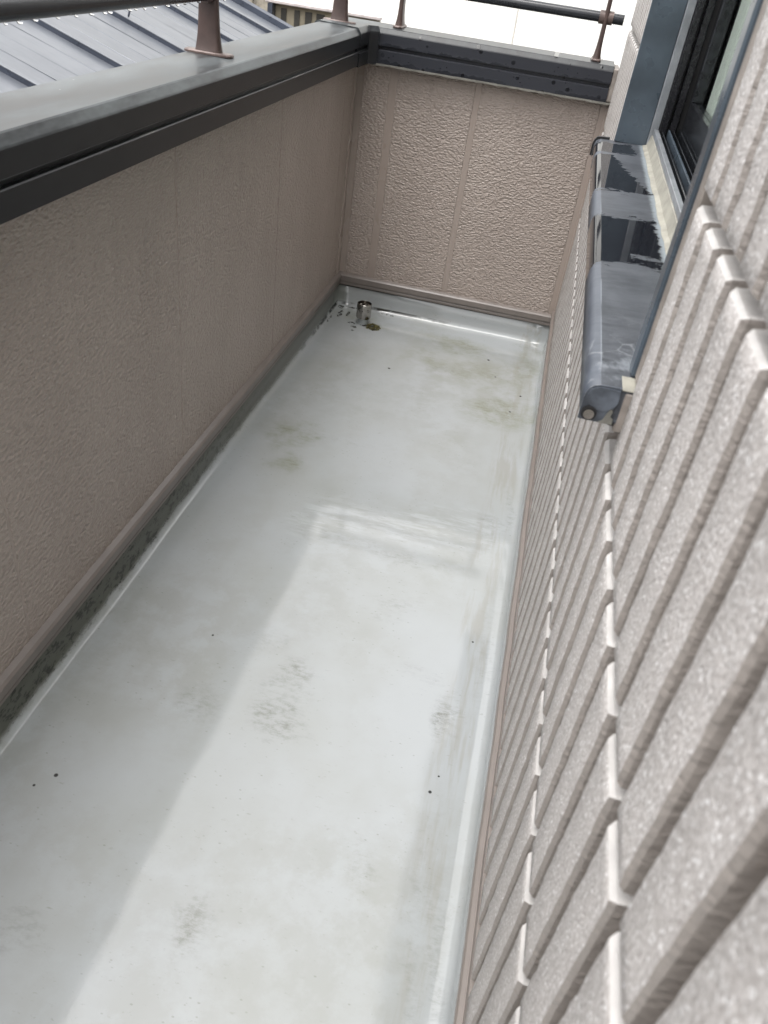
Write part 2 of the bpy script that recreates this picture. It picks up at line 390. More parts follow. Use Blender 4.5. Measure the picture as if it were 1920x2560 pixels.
n = N("roof_metal")
c = n.mix(n.ss(n.noise(3.5, n.scale(n.pos(), (1, 2.2, 1)), 5, .65), .3, .7), (0.090, 0.098, 0.113), (0.125, 0.134, 0.150))
n.set(Base_Color=c, Metallic=0.15, Roughness=0.34, Normal=n.bump(n.noise(5, n.scale(n.pos(), (1, 2.5, 1)), 2), 0.2, 0.008))
M['roof'] = n.m
n = N("window_glass")
n.t.nodes.remove(n.b)
tb_ = n.t.nodes.new("ShaderNodeBsdfTransparent"); tb_.inputs[0].default_value = (0.90, 0.93, 0.915, 1)
gb_ = n.t.nodes.new("ShaderNodeBsdfGlossy"); gb_.inputs['Roughness'].default_value = 0.02
fr_ = n.t.nodes.new("ShaderNodeFresnel"); fr_.inputs['IOR'].default_value = 1.5
mxs = n.t.nodes.new("ShaderNodeMixShader")
bf_ = n.t.nodes.new("ShaderNodeNewGeometry").outputs['Backfacing']      # the inner side of the pane adds no second mirror
n.t.links.new(n.m_('MULTIPLY', fr_.outputs[0], n.m_('SUBTRACT', 1.0, bf_)), mxs.inputs[0]); n.t.links.new(tb_.outputs[0], mxs.inputs[1]); n.t.links.new(gb_.outputs[0], mxs.inputs[2])
n.t.links.new(mxs.outputs[0], n.out.inputs[0])
M['glass'] = n.m
n = N("room_dark"); n.set(Base_Color=n.mix(n.noise(3), (0.03, 0.03, 0.032), (0.05, 0.048, 0.045)), Roughness=0.8)
M['room'] = n.m
n = N("curtain_weave")
x, y, z = n.xyz()
wv = n.m_('MULTIPLY', n.m_('SINE', n.mul(z, 700.0)), n.m_('SINE', n.mul(y, 700.0)))
n.set(Base_Color=n.mix(n.ss(wv, -.4, .6), (0.70, 0.72, 0.67), (0.88, 0.88, 0.84)), Roughness=0.8)
M['curtain'] = n.m
n = N("water"); n.set(Base_Color=(1, 1, 1), Roughness=0.0, Transmission_Weight=1.0, IOR=1.33); M['water'] = n.m

# ------------------------------------------------------------------ object helpers
def tag(o, label=None, cat=None, group=None, kind=None):
    if label: o['label'] = label
    if cat: o['category'] = cat
    if group: o['group'] = group
    if kind: o['kind'] = kind
    return o
def empty(name, loc=(0, 0, 0), **k):
    o = bpy.data.objects.new(name, None); COL.objects.link(o)
    o.location = loc; o.empty_display_size = 0.05
    return tag(o, **k)
def parent(o, p):
    o.parent = p
    if p is not None:                       # mesh data is in world coordinates: an Empty parent only shifts by its own place
        off = p.location if p.type == 'EMPTY' else Vector((0, 0, 0))
        o.matrix_parent_inverse = Matrix.Translation(-off)
def obj(name, bm, mat, par=None, smooth=False, **k):
    me = bpy.data.meshes.new(name)
    bmesh.ops.recalc_face_normals(bm, faces=bm.faces)
    bm.to_mesh(me); bm.free()
    for m in (mat if isinstance(mat, (list, tuple)) else [mat]): me.materials.append(m)
    if smooth:
        for p in me.polygons: p.use_smooth = True
        try: me.set_sharp_from_angle(angle=math.radians(40))
        except Exception: pass
    o = bpy.data.objects.new(name, me); COL.objects.link(o)
    if par: parent(o, par)
    return tag(o, **k)
def place(name, me, par, loc):
    """an object that shares mesh data, put at a world position under par"""
    o = bpy.data.objects.new(name, me); COL.objects.link(o)
    o.parent = par
    o.location = Vector(loc) - par.location
    return o
def box(x0, x1, y0, y1, z0, z1, bev=0.0, bm=None):
    own = bm is None
    b = bmesh.new()
    vs = [b.verts.new((x, y, z)) for x in (x0, x1) for y in (y0, y1) for z in (z0, z1)]
    for f in ((0, 1, 3, 2), (4, 6, 7, 5), (0, 4, 5, 1), (2, 3, 7, 6), (0, 2, 6, 4), (1, 5, 7, 3)):
        b.faces.new([vs[i] for i in f])
    if bev: bmesh.ops.bevel(b, geom=list(b.edges), offset=bev, segments=1, affect='EDGES', clamp_overlap=True)
    if own: return b
    me = bpy.data.meshes.new("tmp"); b.to_mesh(me); b.free(); bm.from_mesh(me); bpy.data.meshes.remove(me)
    return bm
def sweep(rings, closed=True, caps=True, bm=None):
    bm = bm or bmesh.new()
    vr = [[bm.verts.new(p) for p in r] for r in rings]
    k = len(vr[0])
    for a, b in zip(vr, vr[1:]):
        for i in range(k if closed else k - 1):
            j = (i + 1) % k
            bm.faces.new((a[i], a[j], b[j], b[i]))
    if caps and closed:
        bm.faces.new(vr[0][::-1]); bm.faces.new(vr[-1])
    return bm
def tube(p0, p1, r, seg=16, bm=None, caps=True):
    p0, p1 = Vector(p0), Vector(p1); d = (p1 - p0).normalized()
    a = d.orthogonal().normalized(); b = d.cross(a)
    R = lambda p: [p + r * (math.cos(2 * math.pi * i / seg) * a + math.sin(2 * math.pi * i / seg) * b) for i in range(seg)]
    return sweep([R(p0), R(p1)], True, caps, bm)
def lathe(cx, cy, prof, seg=28):
    return sweep([[(cx + r * math.cos(2 * math.pi * i / seg), cy + r * math.sin(2 * math.pi * i / seg), z) for i in range(seg)] for r, z in prof], True, True)

# ------------------------------------------------------------------ setting: ground and balcony floor
gb = bmesh.new()
for p in ((-900, -900), (900, -900), (900, 900), (-900, 900)): gb.verts.new((p[0], p[1], -3.4))
gb.faces.new(gb.verts)
obj('ground', gb, M['asphalt'], kind='structure')

def floor_ring(d, zl, zr, zf):
    return [(d, Y0, zl), (d, D - d, zl if zl < .02 else (zl + zf) / 2), (W - d, D - d, zr if zr < .02 else (zr + zf) / 2), (W - d, Y0, zr)]
fb = bmesh.new()
rings = [floor_ring(-.004, UPL, UPR, UPL)]
rings[0] = [(-.004, Y0, UPL), (-.004, D + .004, UPL), (W + .004, D + .004, UPL), (W + .004, Y0, UPR)]
prof = [(.004, .94), (.005, .55), (.007, .24), (.010, .12), (.015, .045), (.023, .010), (.038, 0.0)]
for d, k in prof:
    zl, zr = UPL * k, UPR * k
    rings.append([(d, Y0, zl), (d, D - d, zl), (W - d * .9, D - d, zl if k > .5 else zl), (W - d * .9, Y0, zr if k > .3 else zl)])
# subdivide along the run so that the fillet edge can wander a little, as hand-trowelled membrane does
pts_rows = []
for d_i, r in enumerate(rings):
    row = []
    def seg(a, b, m):
        for i in range(m):
            t = i / m
            row.append([a[j] + (b[j] - a[j]) * t for j in range(3)])
    seg(r[0], r[1], 60); seg(r[1], r[2], 16); seg(r[2], r[3], 60); row.append(list(r[3]))
    pts_rows.append(row)
for d_i in range(3, len(pts_rows)):
    for i, p in enumerate(pts_rows[d_i]):
        w = (math.sin(i * .9) * .35 + math.sin(i * .37 + 1) * .6 + random.uniform(-.3, .3)) * .0022
        if i < 60: p[0] += w
        elif i < 76: p[1] += w
        else: p[0] += w * .8
        if 0 < i < 28 and i < 60:                       # the fillet widens towards the camera on the left
            p[0] += max(0, (26 - i)) * .0002
vr = [[fb.verts.new(p) for p in row] for row in pts_rows]
for a, b in zip(vr, vr[1:]):
    for i in range(len(a) - 1): fb.faces.new((a[i], a[i + 1], b[i + 1], b[i]))
last = vr[-1]
L, Fr, Rr = last[:61], last[60:77], last[76:]
Rr = Rr[::-1]
nx = len(Fr) - 1
grid = []
for i in range(61):
    row = [L[i]]
    for j in range(1, nx):
        a, b = L[i].co, Rr[i].co
        t = (Fr[j].co.x - Fr[0].co.x) / (Fr[-1].co.x - Fr[0].co.x)
        row.append(Fr[j] if i == 60 else fb.verts.new(a.lerp(b, t)))
    row.append(Rr[i]); grid.append(row)
for i in range(60):
    for j in range(nx): fb.faces.new((grid[i][j], grid[i][j + 1], grid[i + 1][j + 1], grid[i + 1][j]))
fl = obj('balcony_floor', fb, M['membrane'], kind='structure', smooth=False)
for p in fl.data.polygons: p.use_smooth = True
slab = obj('balcony_slab', box(-.10, W + .2, Y0, D + .13, -.32, -.02), M['concrete'], kind='structure')

# ------------------------------------------------------------------ parapet walls
def coping_profile():
    c = CP
    return [(c, .875), (c, .9135), (c - .002, .915), (c - .011, .9155), (c - .011, .925), (c - .001, .9262), (c, .928), (c, .9615), (c - .0015, .9645),
            (c - .0105, .9765), (c - .014, .978), (-.088, .981), (-.1, .977), (-.105, .968), (-.105, .885), (-.09, .876)]
def side_coping(y0, grow=0.0, y1=None):
    pr = coping_profile()
    cx, cz = -.03, .925
    g = lambda u, z: (u + grow * (1 if u > cx else -1), z + grow * (1 if z > cz else -1))
    pr = [g(*p) for p in pr]
    return sweep([[(u, y0, z) for u, z in pr], [(u, (D - u) if y1 is None else y1, z) for u, z in pr]], True, y1 is not None)
def far_coping(x1, grow=0.0, x0=None):
    pr = coping_profile()
    cx, cz = -.03, .925
    g = lambda u, z: (u + grow * (1 if u > cx else -1), z + grow * (1 if z > cz else -1))
    pr = [g(*p) for p in pr]
    return sweep([[(u if x0 is None else x0, D - u, z) for u, z in pr], [(x1, D - u, z) for u, z in pr]], True, x0 is not None)

side = empty('parapet_wall', (-.03, .7, -.02), label="taupe stucco parapet in shade with dark metal coping, along the left of balcony", cat="wall")
obj('core', box(-.09, -.004, Y0, D + .085, -.02, .876), M['paint_s'], side)
for yj in (-1.10, -.432, .235, .902, 1.567, 2.232, 2.895):
    obj('joint_sealant', box(-.010, -.0011, yj - .0052, yj + .0052, UPL + .018, .876), M['paint_s'], side)
joints = [Y0 + .004, -1.10, -.432, .235, .902, 1.567, 2.232, 2.895, D]
for a, b in zip(joints, joints[1:]):
    obj('siding_panel', box(-.012, 0.0, a + .004, b - (.004 if b < D else .030), UPL + .018, .886, .0012), M['paint'], side)
obj('corner_sealant', box(-.006, .003, D - .034, D - .001, UPL + .02, .876, .0012), M['paint_s'], side)
cpo = obj('coping', side_coping(Y0), M['coping'], side, smooth=False)
obj('joint_cover', side_coping(2.845, .0035, 2.962), M['coping'], cpo)
# inner corner post of the coping
cc = bmesh.new()
a = CP
pp = [(a - .006, D - a - .030), (a + .003, D - a - .030), (a + .0075, D - a - .0265), (a + .0265, D - a - .0075), (a + .030, D - a - .003), (a + .030, D - a + .006), (a - .006, D - a + .006)]
zt = .9665
sweep([[(u, v, .872) for u, v in pp], [(u, v, zt) for u, v in pp],
       [(u - .012 * (.6 if u > a else 0), v + .012 * (.6 if v < D - a else 0), .9815) for u, v in pp]], True, True, cc)
obj('corner_cover', cc, M['coping'], cpo)
bt = [(.001, UPL + .046), (.011, UPL + .041), (.0155, UPL + .036), (.0155, UPL + .018), (.010, UPL + .016), (.010, UPL + .010), (.0115, UPL + .008), (.0115, UPL + .001), (-.006, UPL + .001), (-.006, UPL + .046)]
obj('base_trim', sweep([[(u, Y0, z) for u, z in bt], [(u, D - u, z) for u, z in bt]], True, False), M['trim'], side)

farw = empty('parapet_wall', (.43, D + .03, -.02), label="short taupe stucco parapet closing the far end, wet dark coping on top", cat="wall")
obj('core', box(0.0, W + .02, D + .004, D + .09, -.02, .876), M['paint_s'], farw)
for a, b in ((.026, .116), (.146, .415), (.437, .838)):
    obj('siding_panel', box(a, b, D, D + .012, UPL + .018, .886, .0012), M['paint'], farw)
for a, b in ((.1165, .1455), (.4155, .4365)):
    obj('joint_sealant', box(a, b, D + .0014, D + .010, UPL + .018, .876), M['paint_s'], farw)
obj('corner_sealant', box(.8385, .8600, D - .0025, D + .012, UPL + .018, .876, .0012), M['paint_s'], farw)
fco = obj('coping', far_coping(.847), M['coping'], farw)
lp = [(.846, D - CP - .004), (.06, D - CP - .004)]
lb = bmesh.new()
rr = []
for i in range(41):
    x = .055 + (.8635 - .055) * i / 40
    w = random.uniform(-.0012, .0012)
    rr.append([(x, D - CP - .004 + w, .8745), (x, D - CP - .004 + w, .8690 + w), (x, D + .002, .8685), (x, D + .002, .8745)])
sweep(rr, True, True, lb)
obj('coping_sealant', lb, M['sealant_g'], farw)
obj('end_sealant', box(.8472, .8650, D - CP + .003, D + .10, .8755, .972, .003), M['sealant_b'], farw)
obj('base_trim', sweep([[(u, D - u, z) for u, z in bt], [(W - .002, D - u, z) for u, z in bt]], True, True), M['trim'], farw)

# ------------------------------------------------------------------ house wall with its tiles
WY0, WY1, WZ0, WZ1 = .834, 2.236, .846, 2.05       # window opening
house = empty('house_wall', (W + .1, .7, -.02), label="grey beige house wall of tall ribbed siding tiles, on the right", cat="wall")
XB = W + GD
TOP = 2.80
hb = bmesh.new()
for (a, b, c, d_) in ((Y0, WY0, -.02, TOP), (WY1, D + .13, -.02, TOP), (WY0, WY1, -.02, WZ0), (WY0, WY1, WZ1, TOP)):
    box(XB, XB + .13, a, b, c, d_, 0, hb)
obj('backing_board', hb, M['groove'], house)
obj('roof_capping', box(W - .04, W + .6, Y0 - .1, D + .2, TOP + .001, TOP + .12, .01), M['house_top'], house)
def tile_mesh(name, h, w, seg, seed):
    """one proud tile: wavy chamfered edges; local origin at its lower near corner on the backing"""
    rnd = random.Random(seed)
    bm = bmesh.new()
    ch, d = .0042, GD + .002
    rows = []
    for i in range(seg + 1):
        t = i / seg
        j = lambda s=.0007: rnd.uniform(-s, s) if s < .0009 else rnd.uniform(-s, s) * .8
        inset_b = 0.0; z0 = h * t; zf = ch + (h - .0085) * t
        fx = -d + j(.0005)
        rows.append([(0.001, j(.0008), z0), (-d * .74, .0010 + j(), z0 if 0 < i < seg else (z0 + (.001 if i == 0 else -.0014))),
                     (fx, ch + j(.0010), zf), (fx, w - ch + j(.0010), zf),
                     (-d * .74, w - .001 + j(), z0 if 0 < i < seg else (z0 + (.001 if i == 0 else -.0014))), (0.001, w + j(.0008), z0)])
    vr = [[bm.verts.new(p) for p in r] for r in rows]
    for a, b in zip(vr, vr[1:]):
        for k in range(5):
            f = bm.faces.new((a[k], a[k + 1], b[k + 1], b[k])); f.material_index = 0 if k == 2 else 1
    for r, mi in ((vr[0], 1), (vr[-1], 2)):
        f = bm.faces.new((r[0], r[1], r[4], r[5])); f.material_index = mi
        f = bm.faces.new((r[1], r[2], r[3], r[4])); f.material_index = mi
    bmesh.ops.recalc_face_normals(bm, faces=bm.faces)
    me = bpy.data.meshes.new(name); bm.to_mesh(me); bm.free()
    me.materials.append(M['tile']); me.materials.append(M['groove']); me.materials.append(M['ledge_skylit'])
    for p in me.polygons: p.use_smooth = p.material_index == 0
    return me
PITCH, TW = .0758, .0602
rows_z = [(H0, H1), (H1 + .010, H2), (H2 + .010, H3), (H3 + .010, 1.365)]
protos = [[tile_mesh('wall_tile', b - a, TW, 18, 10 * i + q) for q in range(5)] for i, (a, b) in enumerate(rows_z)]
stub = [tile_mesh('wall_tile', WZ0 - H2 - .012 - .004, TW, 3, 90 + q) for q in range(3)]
rt = random.Random(3)
def set_tile(me, y, z):
    o = place('wall_tile', me, house, (XB, y, z))
    return o
for k in range(-14, 30):
    yf = .8041 + PITCH * k
    y0 = yf - TW
    if yf > D - .004: continue
    for i, (a, b) in enumerate(rows_z):
        behind = yf > WY0 - .004 and y0 < WY1 + .012
        if i >= 2 and behind:
            if i == 2 and y0 > WY0 - .005 and yf < WY1 + .02: pass
            else:
                if i == 2: pass
            continue
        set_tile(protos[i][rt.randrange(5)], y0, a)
# tiles above the picture, one mass
hi = bmesh.new()
for k in range(-31, 30):
    yf = .8041 + PITCH * k; y0 = yf - TW
    if yf > D - .004: continue
    zs = [(1.375, 1.65), (1.66, 1.94), (1.95, 2.23), (2.24, 2.52), (2.53, 2.79)]
    if k < -14: zs = rows_z + zs
    for (a, b) in zs:
        if yf > WY0 - .004 and y0 < WY1 + .012 and a < WZ1 + .05: continue
        box(W, XB + .001, y0, yf, a, b, 0, hi)
obj('upper_tiles', hi, M['tile'], house, kind='stuff')
tb = [(W - .013, UPR + .002), (W - .013, UPR + .012), (W - .0105, UPR + .017), (W - .003, UPR + .018), (W - .003, UPR + .040), (W + .016, UPR + .042), (W + .016, UPR + .002)]
tr = bmesh.new()
rr = []
for i in range(61):
    y = Y0 + (D - .012 - Y0) * i / 60
    w = random.uniform(-.0009, .0009)
    rr.append([(u + w, y, z + w) for u, z in tb])
sweep(rr, True, True, tr)
obj('base_trim', tr, M['trim'], house)
obj('corner_sealant', box(W - .007, W + .012, D - .020, D - .0005, UPL + .05, .874, .002), M['paint_s'], house)
obj('jamb_sealant', box(W - .001, XB + .002, .8085, .8332, .8930, 2.04, .002), M['sealant_b'], house)
# return of the siding beside and below the sill end
obj('sealant_block', box(.8535, XB + .004, .7985, .8325, .838, .8882, .003), M['sealant_b'], house)
obj('sealant_edge', box(.8505, XB - .004, .7985, .8335, .8888, .8908, .0006), M['sealant'], house)

# ------------------------------------------------------------------ window
win = empty('sliding_window', (.93, 1.53, .85), label="dark framed sliding window in the house wall, faded sill half wet with rain", cat="window")
# sill: rounded nose, flat top
sp = [(.8150, .850), (.8150, .872), (.8158, .8785), (.8182, .8840), (.8222, .8872), (.8278, .8890), (.8284, .8894), (.9410, .8936), (.9410, .880), (.900, .850)]
sy = [.800 + (2.236 - .800) * i / 24 for i in range(25)]
sill = obj('sill', sweep([[(x, y, z) for x, z in sp] for y in sy], True, True), M['sill'], win)
for p in sill.data.polygons: p.use_smooth = p.center.x < .8281 and abs(p.normal.y) < .5
cap_p = [(.8138, .8485), (.8138, .8720), (.8147, .8790), (.8172, .8852), (.8218, .8892), (.8275, .8908), (.8330, .8913), (.8495, .8918), (.8478, .870), (.8450, .8485)]
obj('end_cap', sweep([[(x, .7975, z) for x, z in cap_p], [(x, .8000, z) for x, z in cap_p]], True, True), M['cap'], sill)
disc = bmesh.new()
dp = [(.8335 + .0165 * math.cos(t), .8770 + .0140 * math.sin(t)) for t in [math.pi * (1.02 + .96 * i / 14) for i in range(15)]] + [(.8492, .8890), (.8275, .8893), (.8190, .8850)]
sweep([[(x, .7975, z) for x, z in dp], [(x, .7958, z) for x, z in dp]], True, True, disc)
obj('end_cap_boss', disc, M['cap'], sill)
capf = [(x - (.0032 if i < 5 else 0), z + (.0032 if 3 < i < 8 else 0)) for i, (x, z) in enumerate(cap_p[:8])] + [(.8495, .8880), (.8330, .8885), (.8185, .8840), (.8150, .8740), (.8150, .8485)]
obj('far_end_cap', sweep([[(x, 2.2365, z) for x, z in capf], [(x, 2.2460, z) for x, z in capf]], True, True), M['rubber'], sill)
for r, yy0, yy1, m, nm in ((.0085, .7976, .7950, 'rubber', 'washer'), (.0058, .7952, .7920, 'steel', 'screw_head')):
    obj(nm, tube((.8235, yy0, .8578), (.8235, yy1, .8578), r, 20), M[m], sill, smooth=True)
sm = bmesh.new()
sh = [(.8345, .8486), (.8395, .8520), (.8420, .8600), (.8440, .8660), (.8460, .8668), (.8478, .8640), (.8470, .8580), (.8500, .8555), (.8505, .8490)]
sweep([[(x, .7974, z) for x, z in sh], [(x, .7962, z) for x, z in sh]], True, True, sm)
obj('sealant_smear', sm, M['sealant_g'], sill)
obj('gap_backing', box(.8470, .8532, .8005, .815, .846, .889), M['rubber'], sill)
# cream sealant fillet between sill and frame
cs = bmesh.new(); rr = []
for i in range(49):
    y = .84 + (2.215 - .84) * i / 48
    w = random.uniform(-.0010, .0010)
    rr.append([(.9285 + w * 1.5, y, .8942), (.9375, y, .8975 + w), (.9440, y, .9195 + w), (.9490, y, .9205), (.9490, y, .8925)])
sweep(rr, True, True, cs)
obj('sill_sealant', cs, M['sealant'], win)
# frame: far reveal, pale inner strip, near jamb, head
obj('far_reveal', box(.8600, .9370, 2.2200, 2.2345, .8915, 2.04, .0015), M['frame'], win)
obj('far_inner_strip', box(.9372, .9570, 2.2150, 2.2345, .8960, 2.04, .002), M['frame_lt'], win)
obj('near_jamb', box(.8590, .9480, .8335, .8640, .8905, 2.04, .0025), M['frame'], win)
obj('head', box(.8600, .9700, .8645, 2.2195, 2.0045, 2.048, .002), M['frame'], win)
# bottom track with three upstanding rails
trk = obj('track', box(.9492, 1.0600, .850, 2.2300, .8980, .9205), M['black2'], win)
for x0, x1, zz, m in ((.9455, .9560, .9345, 'frame_lt'), (.9640, .9672, .9330, 'black2'), (.9775, .9820, .9385, 'frame'), (.9905, .9935, .9370, 'black2'), (1.0020, 1.0060, .9440, 'black2')):
    obj('track_rail', box(x0, x1, .850, 2.2140, .9207, zz, .0009), M[m], trk)
# far frame stile, stepped
for x0, x1, y0, y1, m in ((.9575, .9725, 2.2000, 2.2345, 'black'), (.9727, .9790, 2.2210, 2.2345, 'rubber'), (.9792, .9950, 2.2060, 2.2345, 'black'), (.9952, 1.060, 2.2210, 2.2345, 'rubber')):
    obj('frame_stile', box(x0, x1, y0, y1, .9208, 2.035, .0012), M[m], win)
sash = obj('sash', box(1.0080, 1.0340, .88, 2.2195, .9300, 1.0060, .0015), M['black2'], win)
obj('stile', box(1.0070, 1.0340, 2.1800, 2.2200, 1.0062, 2.03, .002), M['black2'], sash)
obj('stile', box(1.0080, 1.0340, .87, .93, 1.0062, 2.03, .002), M['black2'], sash)
obj('pane', box(1.0190, 1.0230, .9305, 2.1795, 1.0062, 2.02), M['glass'], sash)
cu = bmesh.new()
rr = []
for i in range(61):
    y = .95 + (2.165 - .95) * i / 60
    x = 1.0405 + .002 * math.sin(i * 1.1) + .001 * math.sin(i * .43)
    rr.append([(x, y, .985), (x, y, 2.0), (x + .002, y, 2.0), (x + .002, y, .985)])
sweep(rr, True, True, cu)
obj('curtain', cu, M['curtain'], None, label="pale woven curtain hanging behind the window glass", cat="curtain")
rb = bmesh.new()
for a in ((1.9, 2.0, .5, 2.6, .3, 2.3), (1.06, 1.9, .5, .55, .3, 2.3), (1.06, 1.9, 2.55, 2.6, .3, 2.3), (1.06, 1.9, .55, 2.55, .3, .35), (1.06, 1.9, .55, 2.55, 2.25, 2.3)):
    box(*a, 0, rb)
obj('room_walls', rb, M['room'], kind='structure')

# ------------------------------------------------------------------ handrails
def post_mesh(bm, cx, cy, along):
    """flat bronze post; `along` = axis the broad face spans ('x' or 'y')"""
    prof = [(.981, .0305, .0165), (.986, .0295, .0140), (.997, .0275, .0115), (1.015, .0250, .0092), (1.04, .0232, .0080), (1.08, .0215, .0074), (1.15, .0195, .0070), (1.235, .0175, .0065)]
    rings = []
    for z, a, b in prof:
        r = []
        for i in range(16):
            t = 2 * math.pi * i / 16
            c, s = math.cos(t), math.sin(t)
            u = a * (abs(c) ** .45) * (1 if c >= 0 else -1); v = b * (abs(s) ** .6) * (1 if s >= 0 else -1)
            r.append((cx + (u if along == 'x' else v), cy + (v if along == 'x' else u), z))
        rings.append(r)
    return sweep(rings, True, True, bm)
def plate(cx, cy, along, L_=.054, B=.017, z0=.9805, h=.0058):
    rings = []
    for dz, g in ((0, 0), (h * .6, 0), (h, -.0022)):
        r = []
        for i in range(24):
            t = 2 * math.pi * i / 24
            c, s = math.cos(t), math.sin(t)
            u = (L_ + g) * (abs(c) ** .35) * (1 if c >= 0 else -1); v = (B + g) * (abs(s) ** .5) * (1 if s >= 0 else -1)
            r.append((cx + (u if along == 'x' else v), cy + (v if along == 'x' else u), z0 + dz))
        rings.append(r)
    return sweep(rings, True, True)
def drops(p0, p1, r, nn, seed):
    rnd = random.Random(seed); bm = bmesh.new()
    p0, p1 = Vector(p0), Vector(p1)
    for i in range(nn):
        c = p0.lerp(p1, (i + rnd.uniform(.1, .9)) / nn) + Vector((0, 0, -r - .0005))
        bmesh.ops.create_uvsphere(bm, u_segments=8, v_segments=6, radius=1, matrix=Matrix.Translation(c) @ Matrix.Diagonal((rnd.uniform(.003, .0048),) * 2 + (rnd.uniform(.003, .005), 1)))
    return bm
XR, YR, ZR = -.046, D + .052, 1.0955
rail1 = empty('handrail', (XR, 1.85, .98), label="dark tube handrail on bronze posts above the left parapet", cat="handrail", group="handrails on the parapets")
obj('rail_tube', tube((XR, Y0, ZR), (XR, D + .04, ZR), .0165, 24), M['rail'], rail1, smooth=True)
obj('rail_tube', tube((XR, Y0, 1.238), (XR, D + .04, 1.238), .019, 20), M['rail'], rail1, smooth=True)
for y in (.77, 1.852, 2.925):
    b = bmesh.new(); post_mesh(b, XR, y, 'x')
    po = obj('post', b, M['post'], rail1, smooth=True)
    obj('base_plate', plate(XR, y, 'x'), M['plate'], po)
    obj('collar', tube((XR, y - .021, ZR), (XR, y + .021, ZR), .0205, 20), M['plate'], po, smooth=True)
obj('water_drops', drops((XR, .9, ZR), (XR, 2.9, ZR), .0165, 46, 5), M['water'], rail1, smooth=True, kind='stuff')
rail2 = empty('handrail', (.45, YR, .98), label="dark tube handrail on thin bronze posts above the far parapet", cat="handrail", group="handrails on the parapets")
obj('rail_tube', tube((XR + .06, YR, ZR + .004), (.842, YR, ZR + .004), .0150, 24), M['rail'], rail2, smooth=True)
obj('rail_tube', tube((XR + .06, YR, 1.238), (.842, YR, 1.238), .019, 20), M['rail'], rail2, smooth=True)
for x in (.121, .786):
    b = bmesh.new(); post_mesh(b, x, YR, 'y')
    po = obj('post', b, M['post'], rail2, smooth=True)
    obj('base_plate', plate(x, YR, 'y', .054, .0165), M['plate'], po)
    obj('collar', tube((x - .022, YR, ZR + .004), (x + .022, YR, ZR + .004), .0195, 20), M['plate'], po, smooth=True)
obj('water_drops', drops((.15, YR, ZR + .004), (.83, YR, ZR + .004), .0150, 30, 8), M['water'], rail2, smooth=True, kind='stuff')

cb = bmesh.new()
pc = [(.797 + .012 * math.sin(i * .7), D + .26, 1.75 - i * .1) for i in range(12)]
for a, b in zip(pc, pc[1:]): tube(a, b, .0016, 6, cb)
obj('cable', cb, M['cable'], label="thin grey cable hanging down beyond the far handrail", cat="cable")

# ------------------------------------------------------------------ overflow pipe with steel cap, grime round it
DX, DY = .150, 2.886
dr = empty('overflow_pipe', (DX, DY, 0), label="stainless steel capped overflow pipe standing in the far left floor corner", cat="pipe")
obj('stub_pipe', lathe(DX, DY, [(.021, -.01), (.021, .034)]), M['pvc'], dr, smooth=True)
obj('steel_cap', lathe(DX, DY, [(.023, .024), (.0275, .0245), (.0285, .027), (.0285, .076), (.0278, .0805), (.0262, .0815), (.0255, .079), (.0250, .060), (.0200, .055), (.002, .054)]), M['steel'], dr, smooth=True)
obj('water_beads', drops((DX - .02, DY - .0275, .056), (DX + .022, DY - .022, .06), 0, 6, 4), M['water'], dr, smooth=True, kind='stuff')
def clump(cx, cy, rx, ry, h, nn, seed, smin=.0015, smax=.005):
    rnd = random.Random(seed); bm = bmesh.new()
    for i in range(nn):
        t, q = rnd.uniform(0, 6.283), math.sqrt(rnd.random())
        s = rnd.uniform(smin, smax)
        bmesh.ops.create_icosphere(bm, subdivisions=1, radius=1, matrix=Matrix.Translation((cx + rx * q * math.cos(t), cy + ry * q * math.sin(t), rnd.uniform(0, h) * (1 - q))) @ Matrix.Rotation(rnd.uniform(0, 3), 4, 'Z') @ Matrix.Diagonal((s * rnd.uniform(.6, 2.2), s * rnd.uniform(.5, 1), s * rnd.uniform(.3, .8), 1)))
    return bm
obj('moss', clump(.197, 2.866, .028, .030, .016, 260, 1, .0012, .0042), M['moss'], label="small clump of brown green moss beside the steel capped pipe", cat="moss", kind='stuff')
gr = bmesh.new()
for (cx, cy, rx, ry, nn, sd) in ((.173, 2.868, .028, .010, 60, 2), (.112, 2.868, .016, .008, 22, 3), (.125, 2.835, .014, .008, 20, 4), (.047, 2.93, .008, .035, 44, 5), (.075, 2.945, .005, .022, 22, 6),
                                 (.03, 3.0, .014, .02, 50, 7), (.09, 3.012, .055, .005, 70, 9), (.23, 3.014, .05, .004, 44, 10), (.02, 2.85, .006, .07, 60, 11), (.131, 2.80, .003, .004, 8, 12)):
    b = clump(cx, cy, rx, ry, .003, nn, sd, .001, .0032)
    me = bpy.data.meshes.new("t"); b.to_mesh(me); b.free(); gr.from_mesh(me); bpy.data.meshes.remove(me)
obj('grime', gr, M['moss_d'], label="black wet grime caught in the far left floor corner", cat="dirt", kind='stuff')

